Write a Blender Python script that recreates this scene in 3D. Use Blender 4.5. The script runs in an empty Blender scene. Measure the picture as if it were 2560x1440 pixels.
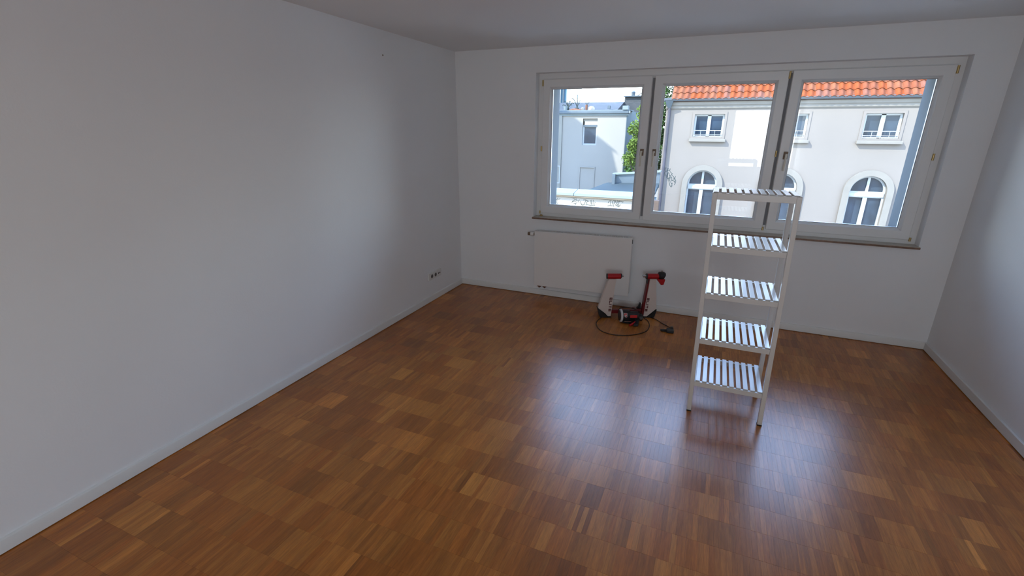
import bpy, bmesh, math, random
from mathutils import Vector, Matrix
random.seed(11)
PI = math.pi
sc = bpy.context.scene
C = sc.collection

# ------------------------------------------------------------------ camera
cam = bpy.data.objects.new('camera', bpy.data.cameras.new('camera'))
C.objects.link(cam)
CR, CU, CF = ((0.92047, 0.390774, 0.005498), (-0.13005, 0.293005, 0.947225), (-0.36854, 0.872607, -0.320523))
m = Matrix(((CR[0], CU[0], -CF[0]), (CR[1], CU[1], -CF[1]), (CR[2], CU[2], -CF[2])))
cam.matrix_world = Matrix.Translation((2.62518, -4.67321, 1.74364)) @ m.to_4x4()
cam.data.sensor_width = 36.0
cam.data.lens = 16.443
cam.data.clip_start = 0.02
cam.data.clip_end = 300
sc.camera = cam
sc.view_settings.view_transform = 'Standard'
sc.view_settings.look = 'None'
sc.view_settings.gamma = 1.0
sc.view_settings.use_curve_mapping = False
sc.view_settings.exposure = 0.10
sc.cycles.max_bounces = 10
sc.cycles.diffuse_bounces = 6
sc.cycles.transparent_max_bounces = 16
sc.cycles.sample_clamp_indirect = 20.0

# ------------------------------------------------------------------ sky
SKY_STRENGTH = 12.0
world = bpy.data.worlds.new('world'); sc.world = world
world.use_nodes = True
nt = world.node_tree; nt.nodes.clear()
def wn(t, **k):
    n = nt.nodes.new(t)
    for a, b in k.items(): setattr(n, a, b)
    return n
tc = wn('ShaderNodeTexCoord'); sep = wn('ShaderNodeSeparateXYZ')
nt.links.new(tc.outputs['Generated'], sep.inputs[0])
ramp = wn('ShaderNodeValToRGB')
ramp.color_ramp.elements[0].position = 0.0;  ramp.color_ramp.elements[0].color = (0.42, 0.40, 0.38, 1)
ramp.color_ramp.elements[1].position = 1.0;  ramp.color_ramp.elements[1].color = (0.22, 0.40, 0.90, 1)
for pos, col in ((0.497, (0.42, 0.40, 0.38, 1)), (0.503, (0.80, 0.90, 0.93, 1)), (0.60, (0.66, 0.82, 1.0, 1)), (0.74, (0.38, 0.58, 1.0, 1)), (0.86, (0.27, 0.47, 0.98, 1))):
    e = ramp.color_ramp.elements.new(pos); e.color = col
mr = wn('ShaderNodeMapRange'); mr.inputs['From Min'].default_value = -1; mr.inputs['From Max'].default_value = 1
nt.links.new(sep.outputs['Z'], mr.inputs['Value']); nt.links.new(mr.outputs['Result'], ramp.inputs['Fac'])
noi = wn('ShaderNodeTexNoise'); noi.inputs['Scale'].default_value = 2.6; noi.inputs['Detail'].default_value = 5
nt.links.new(tc.outputs['Generated'], noi.inputs['Vector'])
cr = wn('ShaderNodeValToRGB'); cr.color_ramp.elements[0].position = 0.47; cr.color_ramp.elements[1].position = 0.68
nt.links.new(noi.outputs['Fac'], cr.inputs['Fac'])
above = wn('ShaderNodeMath', operation='GREATER_THAN'); above.inputs[1].default_value = 0.0
nt.links.new(sep.outputs['Z'], above.inputs[0])
cf = wn('ShaderNodeMath', operation='MULTIPLY'); nt.links.new(cr.outputs['Color'], cf.inputs[0]); nt.links.new(above.outputs[0], cf.inputs[1])
cf2 = wn('ShaderNodeMath', operation='MULTIPLY'); nt.links.new(cf.outputs[0], cf2.inputs[0]); cf2.inputs[1].default_value = 0.16
mx = wn('ShaderNodeMixRGB'); mx.inputs[2].default_value = (1.0, 1.0, 1.0, 1)
nt.links.new(cf2.outputs[0], mx.inputs[0]); nt.links.new(ramp.outputs['Color'], mx.inputs[1])
bg = wn('ShaderNodeBackground'); bg.inputs['Strength'].default_value = SKY_STRENGTH
nt.links.new(mx.outputs[0], bg.inputs['Color'])
wo = wn('ShaderNodeOutputWorld'); nt.links.new(bg.outputs[0], wo.inputs[0])
world.cycles.sampling_method = 'MANUAL'; world.cycles.sample_map_resolution = 512

# ------------------------------------------------------------------ sun, from behind this house and from the left
sd = bpy.data.lights.new('sun', 'SUN'); sd.energy = 19.0; sd.angle = math.radians(0.6); sd.color = (1.0, 0.94, 0.84)
sun = bpy.data.objects.new('sun', sd); C.objects.link(sun)
SUNV = Vector((0.50, 0.42, -0.62)).normalized()
sun.rotation_euler = SUNV.to_track_quat('-Z', 'Y').to_euler()
sun.location = (0, -10, 12)

# added fill light behind the camera; the rear wall has no opening there
ld = bpy.data.lights.new('rear_fill_light', 'AREA'); ld.shape = 'RECTANGLE'; ld.size = 1.45; ld.size_y = 1.40
ld.energy = 58; ld.color = (0.84, 0.93, 1.0)
rl = bpy.data.objects.new('rear_fill_light', ld); C.objects.link(rl)
rl.location = (3.64, -9.34, 1.55); rl.rotation_euler = (math.radians(90), 0, 0)

# daylight portals help sampling of the sky through the real window
pd = bpy.data.lights.new('window_portal', 'AREA'); pd.shape = 'RECTANGLE'; pd.size = 3.1; pd.size_y = 1.32
pd.cycles.is_portal = True
po = bpy.data.objects.new('window_portal', pd); C.objects.link(po)
po.location = (2.55, 0.45, 1.56); po.rotation_euler = (math.radians(-90), 0, 0)

# ------------------------------------------------------------------ materials
def mat(name, col, rough=0.6, metal=0.0, bump=0.0, bscale=60.0, var=0.0, vscale=3.0, spec=0.5, coat=0.0, coat_rough=0.1):
    mm = bpy.data.materials.new(name); mm.use_nodes = True
    n = mm.node_tree.nodes; l = mm.node_tree.links; b = n['Principled BSDF']
    b.inputs['Base Color'].default_value = (*col, 1); b.inputs['Roughness'].default_value = rough
    b.inputs['Metallic'].default_value = metal; b.inputs['Specular IOR Level'].default_value = spec
    b.inputs['Coat Weight'].default_value = coat; b.inputs['Coat Roughness'].default_value = coat_rough
    if bump or var:
        t = n.new('ShaderNodeTexCoord')
    if bump:
        no = n.new('ShaderNodeTexNoise'); no.inputs['Scale'].default_value = bscale; no.inputs['Detail'].default_value = 4
        l.new(t.outputs['Object'], no.inputs['Vector'])
        bu = n.new('ShaderNodeBump'); bu.inputs['Strength'].default_value = bump; bu.inputs['Distance'].default_value = 0.01
        l.new(no.outputs['Fac'], bu.inputs['Height']); l.new(bu.outputs['Normal'], b.inputs['Normal'])
    if var:
        nv = n.new('ShaderNodeTexNoise'); nv.inputs['Scale'].default_value = vscale; nv.inputs['Detail'].default_value = 5
        l.new(t.outputs['Object'], nv.inputs['Vector'])
        hs = n.new('ShaderNodeHueSaturation'); hs.inputs['Color'].default_value = (*col, 1)
        ma = n.new('ShaderNodeMapRange'); ma.inputs['From Min'].default_value = 0.3; ma.inputs['From Max'].default_value = 0.7
        ma.inputs['To Min'].default_value = 1 - var; ma.inputs['To Max'].default_value = 1 + var
        l.new(nv.outputs['Fac'], ma.inputs['Value']); l.new(ma.outputs['Result'], hs.inputs['Value'])
        l.new(hs.outputs['Color'], b.inputs['Base Color'])
    return mm

M = {}
M['wall'] = mat('white_wall_paint', (0.81, 0.82, 0.83), 0.85, bump=0.06, bscale=90, var=0.012, vscale=1.5)
M['ceiling'] = mat('white_ceiling_paint', (0.80, 0.81, 0.815), 0.9, bump=0.08, bscale=70)
M['trimwhite'] = mat('white_lacquered_trim', (0.74, 0.74, 0.72), 0.45)
M['upvc'] = mat('white_plastic_frame', (0.80, 0.80, 0.79), 0.35)
M['upvc_dark'] = mat('grey_rubber_gasket', (0.2400, 0.2400, 0.2550), 0.6)
M['radiator'] = mat('white_radiator_enamel', (0.80, 0.785, 0.765), 0.35)
M['raddark'] = mat('dark_radiator_gap', (0.10, 0.10, 0.10), 0.7)
M['sill'] = mat('brown_stone_edge', (0.20, 0.115, 0.075), 0.3, var=0.25, vscale=25)
M['silltop'] = mat('beige_stone_sill', (0.46, 0.41, 0.35), 0.35, var=0.12, vscale=25)
M['brass'] = mat('brass', (0.52, 0.38, 0.17), 0.35, 0.9)
M['cream'] = mat('cream_handle', (0.70, 0.66, 0.56), 0.35)
M['brown'] = mat('brown_plastic', (0.20, 0.13, 0.08), 0.5)
M['copper'] = mat('dark_copper_pipe', (0.22, 0.10, 0.07), 0.4, 0.6)
M['socket'] = mat('white_socket_plastic', (0.72, 0.72, 0.70), 0.35)
M['sockdark'] = mat('socket_shadow_gap', (0.13, 0.12, 0.12), 0.6)
M['shelf'] = mat('white_painted_wood', (0.66, 0.655, 0.64), 0.3, coat=0.45, coat_rough=0.35)
M['trwhite'] = mat('white_painted_steel', (0.66, 0.57, 0.52), 0.4)
M['trred'] = mat('dark_red_painted_steel', (0.16, 0.010, 0.014), 0.3)
M['red'] = mat('red_plastic', (0.42, 0.006, 0.010), 0.28)
M['redbright'] = mat('bright_red_label', (0.60, 0.03, 0.03), 0.35)
M['black'] = mat('black_plastic', (0.012, 0.012, 0.014), 0.4)
M['rubber'] = mat('black_rubber', (0.008, 0.008, 0.009), 0.7)
M['steel'] = mat('brushed_steel', (0.62, 0.66, 0.70), 0.25, 1.0)
M['silver'] = mat('silver_painted_disc', (0.62, 0.64, 0.66), 0.35)
M['letter'] = mat('dark_red_lettering', (0.09, 0.006, 0.006), 0.5)
M['cable'] = mat('black_cable', (0.014, 0.008, 0.008), 0.5)
M['under'] = mat('dark_floor_joint', (0.035, 0.018, 0.010), 0.8)
# outside
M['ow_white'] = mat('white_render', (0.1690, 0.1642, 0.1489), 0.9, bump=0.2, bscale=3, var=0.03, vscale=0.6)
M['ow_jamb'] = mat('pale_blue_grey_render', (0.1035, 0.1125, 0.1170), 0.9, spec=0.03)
M['ow_grey'] = mat('grey_blue_render_and_shade', (0.1008, 0.1221, 0.1227), 0.9, var=0.05, vscale=0.8)  # also carries the shade on the white house's side wall
M['ow_cream'] = mat('cream_render', (0.1470, 0.1445, 0.1263), 0.9, var=0.04, vscale=0.8)
M['ow_pink'] = mat('pale_warm_render', (0.1159, 0.1050, 0.0944), 0.9, bump=0.2, bscale=3, var=0.03, vscale=0.7)
M['ow_stone'] = mat('cream_stone', (0.1167, 0.1100, 0.0976), 0.85, var=0.05, vscale=3)
M['ow_beige'] = mat('beige_band', (0.1650, 0.1346, 0.0990), 0.8)
M['ow_cap'] = mat('pale_coping', (0.1121, 0.1342, 0.1364), 0.7, var=0.03)
M['zinc'] = mat('zinc_sheet', (0.0660, 0.0818, 0.0937), 0.45, 0.3, var=0.1, vscale=1.5)
M['gutter_grey'] = mat('dark_grey_zinc', (0.07, 0.08, 0.09), 0.6, spec=0.05)
M['pipe'] = mat('grey_violet_pipe', (0.0435, 0.0423, 0.0501), 0.5, var=0.15, vscale=3)
M['bitumen'] = mat('blue_grey_roof_felt', (0.0275, 0.0371, 0.0416), 0.8, var=0.12, vscale=0.8)
M['tile'] = mat('orange_clay_tile', (0.105, 0.033, 0.016), 0.7, var=0.18, vscale=5)
M['far_glass'] = mat('dark_window_glass', (0.0142, 0.0238, 0.0365), 0.08, var=0.3, vscale=2)
M['far_blue'] = mat('blue_tinted_glass', (0.0436, 0.0871, 0.1148), 0.15, var=0.3, vscale=1.0)
M['far_frame'] = mat('far_white_frame', (0.1927, 0.2086, 0.2138), 0.5)
M['graf'] = mat('grey_green_spray_paint', (0.0158, 0.0264, 0.0277), 0.7)
M['graf2'] = mat('grey_spray_paint', (0.0383, 0.0409, 0.0356), 0.7)
M['bark'] = mat('bark', (0.0330, 0.0277, 0.0224), 0.9)
M['leaf'] = mat('green_leaf', (0.0285, 0.0591, 0.0169), 0.55, var=0.45, vscale=1.2)
M['leaf2'] = mat('yellow_green_leaf', (0.0591, 0.0919, 0.0190), 0.55, var=0.35, vscale=1.5)
M['plant'] = mat('grey_green_plant', (0.0277, 0.0356, 0.0330), 0.8, var=0.3, vscale=4)
M['terracotta'] = mat('terracotta', (0.1148, 0.0554, 0.0356), 0.8)
M['rock'] = mat('pale_rock', (0.1650, 0.1531, 0.1452), 0.9, bump=0.5, bscale=8)
M['street'] = mat('pale_paving', (0.30, 0.29, 0.27), 0.95, var=0.1, vscale=0.5)
M['planks'] = mat('brown_weathered_wood', (0.0607, 0.0462, 0.0383), 0.8, var=0.2, vscale=2)

# slate: courses too small to pick apart at that distance
def slate():
    mm = bpy.data.materials.new('grey_slate'); mm.use_nodes = True
    n = mm.node_tree.nodes; l = mm.node_tree.links; b = n['Principled BSDF']
    t = n.new('ShaderNodeTexCoord'); mp = n.new('ShaderNodeMapping'); mp.inputs['Rotation'].default_value = (PI/2, 0, 0)
    br = n.new('ShaderNodeTexBrick'); br.inputs['Scale'].default_value = 3.2
    br.inputs['Color1'].default_value = (0.038, 0.042, 0.044, 1); br.inputs['Color2'].default_value = (0.050, 0.053, 0.055, 1)
    br.inputs['Mortar'].default_value = (0.023, 0.026, 0.028, 1); br.inputs['Mortar Size'].default_value = 0.02
    l.new(t.outputs['Object'], mp.inputs['Vector']); l.new(mp.outputs['Vector'], br.inputs['Vector'])
    l.new(br.outputs['Color'], b.inputs['Base Color']); b.inputs['Roughness'].default_value = 0.6
    return mm
M['slate'] = slate()

for q_ in ('ow_white', 'ow_grey', 'ow_cream', 'ow_pink', 'ow_stone', 'ow_beige', 'ow_cap', 'bitumen', 'tile', 'slate', 'street', 'planks', 'rock', 'pipe', 'zinc', 'graf', 'graf2', 'leaf', 'leaf2', 'plant', 'terracotta'):
    M[q_].node_tree.nodes['Principled BSDF'].inputs['Specular IOR Level'].default_value = 0.03
M['far_glass'].node_tree.nodes['Principled BSDF'].inputs['Specular IOR Level'].default_value = 0.2
# clear pane: thin glass that lets light through and mirrors by Fresnel
def pane_mat():
    mm = bpy.data.materials.new('clear_window_glass'); mm.use_nodes = True
    n = mm.node_tree.nodes; l = mm.node_tree.links; n.clear()
    tr = n.new('ShaderNodeBsdfTransparent'); tr.inputs[0].default_value = (0.95, 0.975, 0.97, 1)
    gl = n.new('ShaderNodeBsdfGlossy'); gl.inputs['Roughness'].default_value = 0.01
    fr = n.new('ShaderNodeFresnel'); fr.inputs['IOR'].default_value = 1.45
    mi = n.new('ShaderNodeMixShader'); o = n.new('ShaderNodeOutputMaterial')
    l.new(fr.outputs[0], mi.inputs[0]); l.new(tr.outputs[0], mi.inputs[1]); l.new(gl.outputs[0], mi.inputs[2]); l.new(mi.outputs[0], o.inputs[0])
    return mm
M['pane'] = pane_mat()

# oak slat: tone per slat from a colour attribute, grain along the slat
def slat_mat():
    mm = bpy.data.materials.new('oak_parquet'); mm.use_nodes = True
    n = mm.node_tree.nodes; l = mm.node_tree.links; b = n['Principled BSDF']
    at = n.new('ShaderNodeAttribute'); at.attribute_name = 'tone'
    ge = n.new('ShaderNodeNewGeometry')
    mp = n.new('ShaderNodeMapping'); mp.inputs['Scale'].default_value = (1.0, 0.07, 1.0)
    l.new(ge.outputs['Position'], mp.inputs['Vector'])
    no = n.new('ShaderNodeTexNoise'); no.inputs['Scale'].default_value = 260; no.inputs['Detail'].default_value = 5; no.inputs['Roughness'].default_value = 0.65
    l.new(mp.outputs['Vector'], no.inputs['Vector'])
    n2 = n.new('ShaderNodeTexNoise'); n2.inputs['Scale'].default_value = 55; n2.inputs['Detail'].default_value = 3; n2.inputs['Distortion'].default_value = 1.5
    l.new(mp.outputs['Vector'], n2.inputs['Vector'])
    ad = n.new('ShaderNodeMath'); ad.operation = 'ADD'; l.new(no.outputs['Fac'], ad.inputs[0]); l.new(n2.outputs['Fac'], ad.inputs[1])
    ma = n.new('ShaderNodeMapRange'); ma.inputs['From Min'].default_value = 0.7; ma.inputs['From Max'].default_value = 1.3
    ma.inputs['To Min'].default_value = 0.74; ma.inputs['To Max'].default_value = 1.26
    l.new(ad.outputs[0], ma.inputs['Value'])
    hs = n.new('ShaderNodeHueSaturation'); l.new(at.outputs['Color'], hs.inputs['Color']); l.new(ma.outputs['Result'], hs.inputs['Value'])
    l.new(hs.outputs['Color'], b.inputs['Base Color'])
    b.inputs['Roughness'].default_value = 0.40
    b.inputs['Specular IOR Level'].default_value = 0.12
    b.inputs['Coat Weight'].default_value = 0.70; b.inputs['Coat Roughness'].default_value = 0.27
    bu = n.new('ShaderNodeBump'); bu.inputs['Strength'].default_value = 0.12; bu.inputs['Distance'].default_value = 0.002
    l.new(no.outputs['Fac'], bu.inputs['Height']); l.new(bu.outputs['Normal'], b.inputs['Normal'])
    return mm
M['slat'] = slat_mat()

# ------------------------------------------------------------------ helpers
def link(name, me, material, parent=None, kind=None):
    o = bpy.data.objects.new(name, me); C.objects.link(o)
    if material is not None and len(me.materials) == 0: me.materials.append(material)
    if parent is not None: o.parent = parent
    if kind: o['kind'] = kind
    return o
def empty(name, loc=(0, 0, 0), rz=0.0, kind=None):
    o = bpy.data.objects.new(name, None); C.objects.link(o); o.location = loc; o.rotation_euler = (0, 0, rz)
    o.empty_display_size = 0.1
    if kind: o['kind'] = kind
    return o
def tag(o, label, cat, group=None):
    o['label'] = label; o['category'] = cat
    if group: o['group'] = group
    return o
def mesh_from(verts, faces, name='mesh'):
    me = bpy.data.meshes.new(name); me.from_pydata([tuple(v) for v in verts], [], faces); me.update(); return me
class MB:
    """collects solids into one mesh"""
    def __init__(s): s.v = []; s.f = []; s.sm = False
    def box(s, x0, x1, y0, y1, z0, z1):
        k = len(s.v)
        s.v += [(x0,y0,z0),(x1,y0,z0),(x1,y1,z0),(x0,y1,z0),(x0,y0,z1),(x1,y0,z1),(x1,y1,z1),(x0,y1,z1)]
        s.f += [(k,k+3,k+2,k+1),(k+4,k+5,k+6,k+7),(k,k+1,k+5,k+4),(k+1,k+2,k+6,k+5),(k+2,k+3,k+7,k+6),(k+3,k,k+4,k+7)]
        return s
    def hexa(s, b, t):
        k = len(s.v); s.v += list(b) + list(t)
        s.f += [(k,k+3,k+2,k+1),(k+4,k+5,k+6,k+7),(k,k+1,k+5,k+4),(k+1,k+2,k+6,k+5),(k+2,k+3,k+7,k+6),(k+3,k,k+4,k+7)]
        return s
    def prism_y(s, poly, y0, y1):
        """poly of (x, z), extruded along y"""
        k = len(s.v); n = len(poly)
        s.v += [(x, y0, z) for x, z in poly] + [(x, y1, z) for x, z in poly]
        s.f.append(tuple(range(k, k+n))); s.f.append(tuple(range(k+2*n-1, k+n-1, -1)))
        for i in range(n):
            j = (i+1) % n; s.f.append((k+i, k+n+i, k+n+j, k+j))
        return s
    def prism_x(s, poly, x0, x1):
        k = len(s.v); n = len(poly)
        s.v += [(x0, y, z) for y, z in poly] + [(x1, y, z) for y, z in poly]
        s.f.append(tuple(range(k, k+n))); s.f.append(tuple(range(k+2*n-1, k+n-1, -1)))
        for i in range(n):
            j = (i+1) % n; s.f.append((k+i, k+n+i, k+n+j, k+j))
        return s
    def tube(s, pts, r, seg=8, cap=True):
        pts = [Vector(p) for p in pts]; n = len(pts); k0 = len(s.v)
        rs = r if isinstance(r, (list, tuple)) else [r]*n
        up = None
        for i, p in enumerate(pts):
            d = (pts[min(i+1, n-1)] - pts[max(i-1, 0)]).normalized()
            if up is None:
                up = Vector((0, 0, 1)) if abs(d.z) < 0.9 else Vector((1, 0, 0))
            a = d.cross(up); a.normalize(); b = a.cross(d).normalized(); up = b
            for j in range(seg):
                t = 2*PI*j/seg
                s.v.append(tuple(p + a*math.cos(t)*rs[i] + b*math.sin(t)*rs[i]))
        for i in range(n-1):
            for j in range(seg):
                q = (j+1) % seg
                s.f.append((k0+i*seg+j, k0+i*seg+q, k0+(i+1)*seg+q, k0+(i+1)*seg+j))
        if cap:
            s.f.append(tuple(k0+j for j in reversed(range(seg)))); s.f.append(tuple(k0+(n-1)*seg+j for j in range(seg)))
        return s
    def ribbon(s, pts, w, y):
        """flat stroke in the x-z plane at depth y (facing -y)"""
        for q_, ((xa, za), (xb, zb)) in enumerate(zip(pts[:-1], pts[1:])):
            d = Vector((xb-xa, zb-za)); L = d.length
            if L < 1e-6: continue
            d /= L; nx, nz = -d.y*w/2, d.x*w/2; ex, ez = d.x*w*0.25, d.y*w*0.25; yq = y - 0.00025*(q_ % 3)
            s.prism_y([(xa-ex+nx, za-ez+nz), (xa-ex-nx, za-ez-nz), (xb+ex-nx, zb+ez-nz), (xb+ex+nx, zb+ez+nz)], yq-0.0012, yq)
        return s
    def mesh(s, name='mesh', smooth=False):
        me = mesh_from(s.v, s.f, name)
        bm = bmesh.new(); bm.from_mesh(me); bmesh.ops.recalc_face_normals(bm, faces=bm.faces); bm.to_mesh(me); bm.free()
        return me
    def build(s, name, material, parent=None, kind=None, bevel=0.0, smooth=False, bseg=2):
        me = s.mesh(name, smooth)
        if bevel:
            bm = bmesh.new(); bm.from_mesh(me)
            bmesh.ops.bevel(bm, geom=[e for e in bm.edges if e.calc_face_angle(0) > 0.6], offset=bevel, segments=bseg, affect='EDGES', profile=0.5)
            bm.to_mesh(me); bm.free()
        if not bevel:
            for p in me.polygons: p.use_smooth = True
            me.set_sharp_from_angle(angle=math.radians(38))
        return link(name, me, material, parent, kind)
def smooth_spline(pts, n=8, closed=False):
    P = [Vector(p) for p in pts]; out = []
    N = len(P)
    for i in range(N-1):
        p0 = P[max(i-1, 0)]; p1 = P[i]; p2 = P[i+1]; p3 = P[min(i+2, N-1)]
        for k in range(n):
            t = k/n
            out.append(0.5*((2*p1)+(-p0+p2)*t+(2*p0-5*p1+4*p2-p3)*t*t+(-p0+3*p1-3*p2+p3)*t**3))
    out.append(P[-1]); return out
def plate(loops, y0, y1, name='plate'):
    """mesh of a flat plate in the x-z plane with holes, between y0 and y1"""
    cu = bpy.data.curves.new('tmp', 'CURVE'); cu.dimensions = '2D'; cu.fill_mode = 'BOTH'; cu.extrude = abs(y1-y0)/2
    for lp in loops:
        sp = cu.splines.new('POLY'); sp.points.add(len(lp)-1); sp.use_cyclic_u = True
        for q, (x, z) in zip(sp.points, lp): q.co = (x, z, 0, 1)
    ob = bpy.data.objects.new('tmp', cu); C.objects.link(ob)
    bpy.context.view_layer.update()
    me = bpy.data.meshes.new_from_object(ob.evaluated_get(bpy.context.evaluated_depsgraph_get()))
    bpy.data.objects.remove(ob); bpy.data.curves.remove(cu)
    ym = (y0+y1)/2
    for v in me.vertices: v.co = (v.co.x, ym - v.co.z, v.co.y)
    me.materials.clear(); me.update(); me.name = name
    return me
def rect(x0, x1, z0, z1): return [(x0, z0), (x1, z0), (x1, z1), (x0, z1)]
def frame_loop(mb, x0, x1, z0, z1, prof):
    """mitred picture frame: prof = [(inset from the outer edge, y)]"""
    k = len(mb.v); n = len(prof)
    for cx, cz, sx, sz in ((x0, z0, 1, 1), (x1, z0, -1, 1), (x1, z1, -1, -1), (x0, z1, 1, -1)):
        mb.v += [(cx+sx*d, y, cz+sz*d) for d, y in prof]
    for c in range(4):
        a = k+c*n; b = k+((c+1) % 4)*n
        for i in range(n):
            j = (i+1) % n; mb.f.append((a+i, b+i, b+j, a+j))
    return mb

# ------------------------------------------------------------------ room shell
H = 2.5; RX = 4.45; RY = -9.5
WX0, WX1, WZ0, WZ1 = 0.893, 4.213, 0.868, 2.27
MB().box(-0.25, 0, RY-0.25, 0.42, -0.15, H).build('wall_left', M['wall'], kind='structure')
MB().box(RX, RX+0.25, RY-0.25, 0.42, -0.15, H).build('wall_right', M['wall'], kind='structure')
MB().box(0, RX, RY-0.25, RY, -0.15, H).build('wall_rear', M['wall'], kind='structure')
MB().box(-0.25, RX+0.25, RY-0.25, 0.42, H, H+0.3).build('ceiling', M['ceiling'], kind='structure')
wb = MB()
# inner leaf of the wall (to y 0.17) and outer leaf with a tighter opening
wb.box(0, WX0, 0, 0.17, -0.15, H).box(WX1, RX, 0, 0.17, -0.15, H).box(WX0, WX1, 0, 0.17, -0.15, WZ0-0.02).box(WX0, WX1, 0, 0.17, WZ1, H)
OX0, OX1, OZ0, OZ1 = 1.010, 4.096, 0.93, 2.235
wb.build('wall_back', M['wall'], kind='structure')
wb = MB()
wb.box(0, OX0, 0.17, 0.42, -0.15, H).box(OX1, RX, 0.17, 0.42, -0.15, H).box(OX0, OX1, 0.17, 0.42, -0.15, OZ0).box(OX0, OX1, 0.17, 0.42, OZ1, H)
wb.build('wall_outer', M['ow_jamb'], kind='structure')

# nail hole in the left wall
t = MB(); t.tube([(0.0005, -1.199, 2.314), (0.004, -1.199, 2.314)], 0.006, 8)
tag(t.build('nail', M['brown']), 'tiny dark nail head high on the left wall near the ceiling', 'nail')

# baseboards: upright strip with a rounded top edge
def skirting(name, a, b, vertical_axis):
    prof = [(0, 0.004), (0.016, 0.004), (0.016, 0.054), (0.013, 0.062), (0.006, 0.066), (0, 0.067)]
    s = MB()
    if vertical_axis == 'x':      # runs along x on the back wall
        s.prism_x([(-p, z) for p, z in prof], a, b)
    else:                         # runs along y on the left wall
        k = len(s.v); n = len(prof)
        s.v += [(p, a, z) for p, z in prof] + [(p, b, z) for p, z in prof]
        s.f.append(tuple(range(n))); s.f.append(tuple(range(2*n-1, n-1, -1)))
        for i in range(n):
            j = (i+1) % n; s.f.append((i, n+i, n+j, j))
    s.build(name, M['trimwhite'], kind='structure')
skirting('baseboard_left', RY, -0.016, 'y')
skirting('baseboard_back', 0.0, RX, 'x')
s = MB(); s.box(RX-0.016, RX, RY, -0.016, 0.004, 0.066); s.build('baseboard_right', M['trimwhite'], kind='structure', bevel=0.003)

# ------------------------------------------------------------------ parquet floor: rows of short parallel oak slats
floor = MB().box(0, RX, RY, 0, -0.15, -0.008).build('floor', M['under'], kind='structure')
ROW = 0.1628; SW = 0.0226
rows = []
kmin = -16; kmax = 44
NOTE = [ # (x0, x1, row start y, tone) slats that stand out in the photograph
 (2.204, 2.226, -2.848, 1.0), (2.249, 2.271, -2.848, 1.05), (2.295, 2.358, -2.848, 0.55), (2.507, 2.528, -2.848, 0.85), (2.650, 2.672, -2.848, 0.8),
 (2.772, 2.840, -2.525, 0.75), (2.160, 2.285, -2.525, 0.55), (2.217, 2.308, -2.685, -1.1), (0.866, 1.068, -1.711, 0.8), (0.590, 0.700, -2.037, 0.95),
 (1.640, 1.700, -2.848, 0.95), (2.112, 2.137, -3.012, 0.8), (1.62, 1.64, -2.848, -1.2), (2.41, 2.47, -1.874, -1.0), (1.50, 1.72, -2.362, 0.5),
 (0.92, 1.12, -2.362, 0.45), (1.15, 1.36, -2.037, -0.5)]
def tone_col(t, hue):
    """t: -1.3 dark .. +1.3 light; hue -1 reddish .. +1 yellowish"""
    v = math.exp(0.34*t)
    r = 0.395*v; g = 0.130*v*(1+0.07*hue + 0.12*max(t, 0)); b = 0.018*v*(1+0.16*hue + 0.35*max(t, 0))
    return (min(r, .75), min(g, .65), min(b, .5))
cells = []
rr = random.Random(5)
for k in range(kmin, kmax):
    y1 = -2.525 - ROW*k; y0 = y1 - ROW
    if y1 <= RY or y0 >= 0: continue
    if y1 > -0.0: y1 = 0.0
    y0 = max(y0, RY)
    x = 0.002 + rr.uniform(-0.02, 0)
    while x < RX:
        run = rr.choices((1, 2, 3, 4, 5, 6, 7, 8), (30, 19, 12, 9, 7, 7, 10, 5))[0]
        t = max(-1.0, min(1.0, rr.gauss(0, 0.36))); hue = rr.uniform(-1, 1)
        for i in range(run):
            a, b = max(x, 0), min(x+SW, RX)
            if b-a > 0.004:
                tt, hh = t + rr.gauss(0, 0.20), hue + rr.uniform(-0.3, 0.3)
                for (n0, n1, ny, nt_) in NOTE:
                    if abs(ny - (-2.525-ROW*k)) < 0.03 and n0-0.004 < (a+b)/2 < n1+0.004: tt, hh = nt_, 0.6 if nt_ > 0 else -0.4
                cells.append((a, b, y0, y1, tt, hh))
            x += SW
            if x >= RX: break
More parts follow.
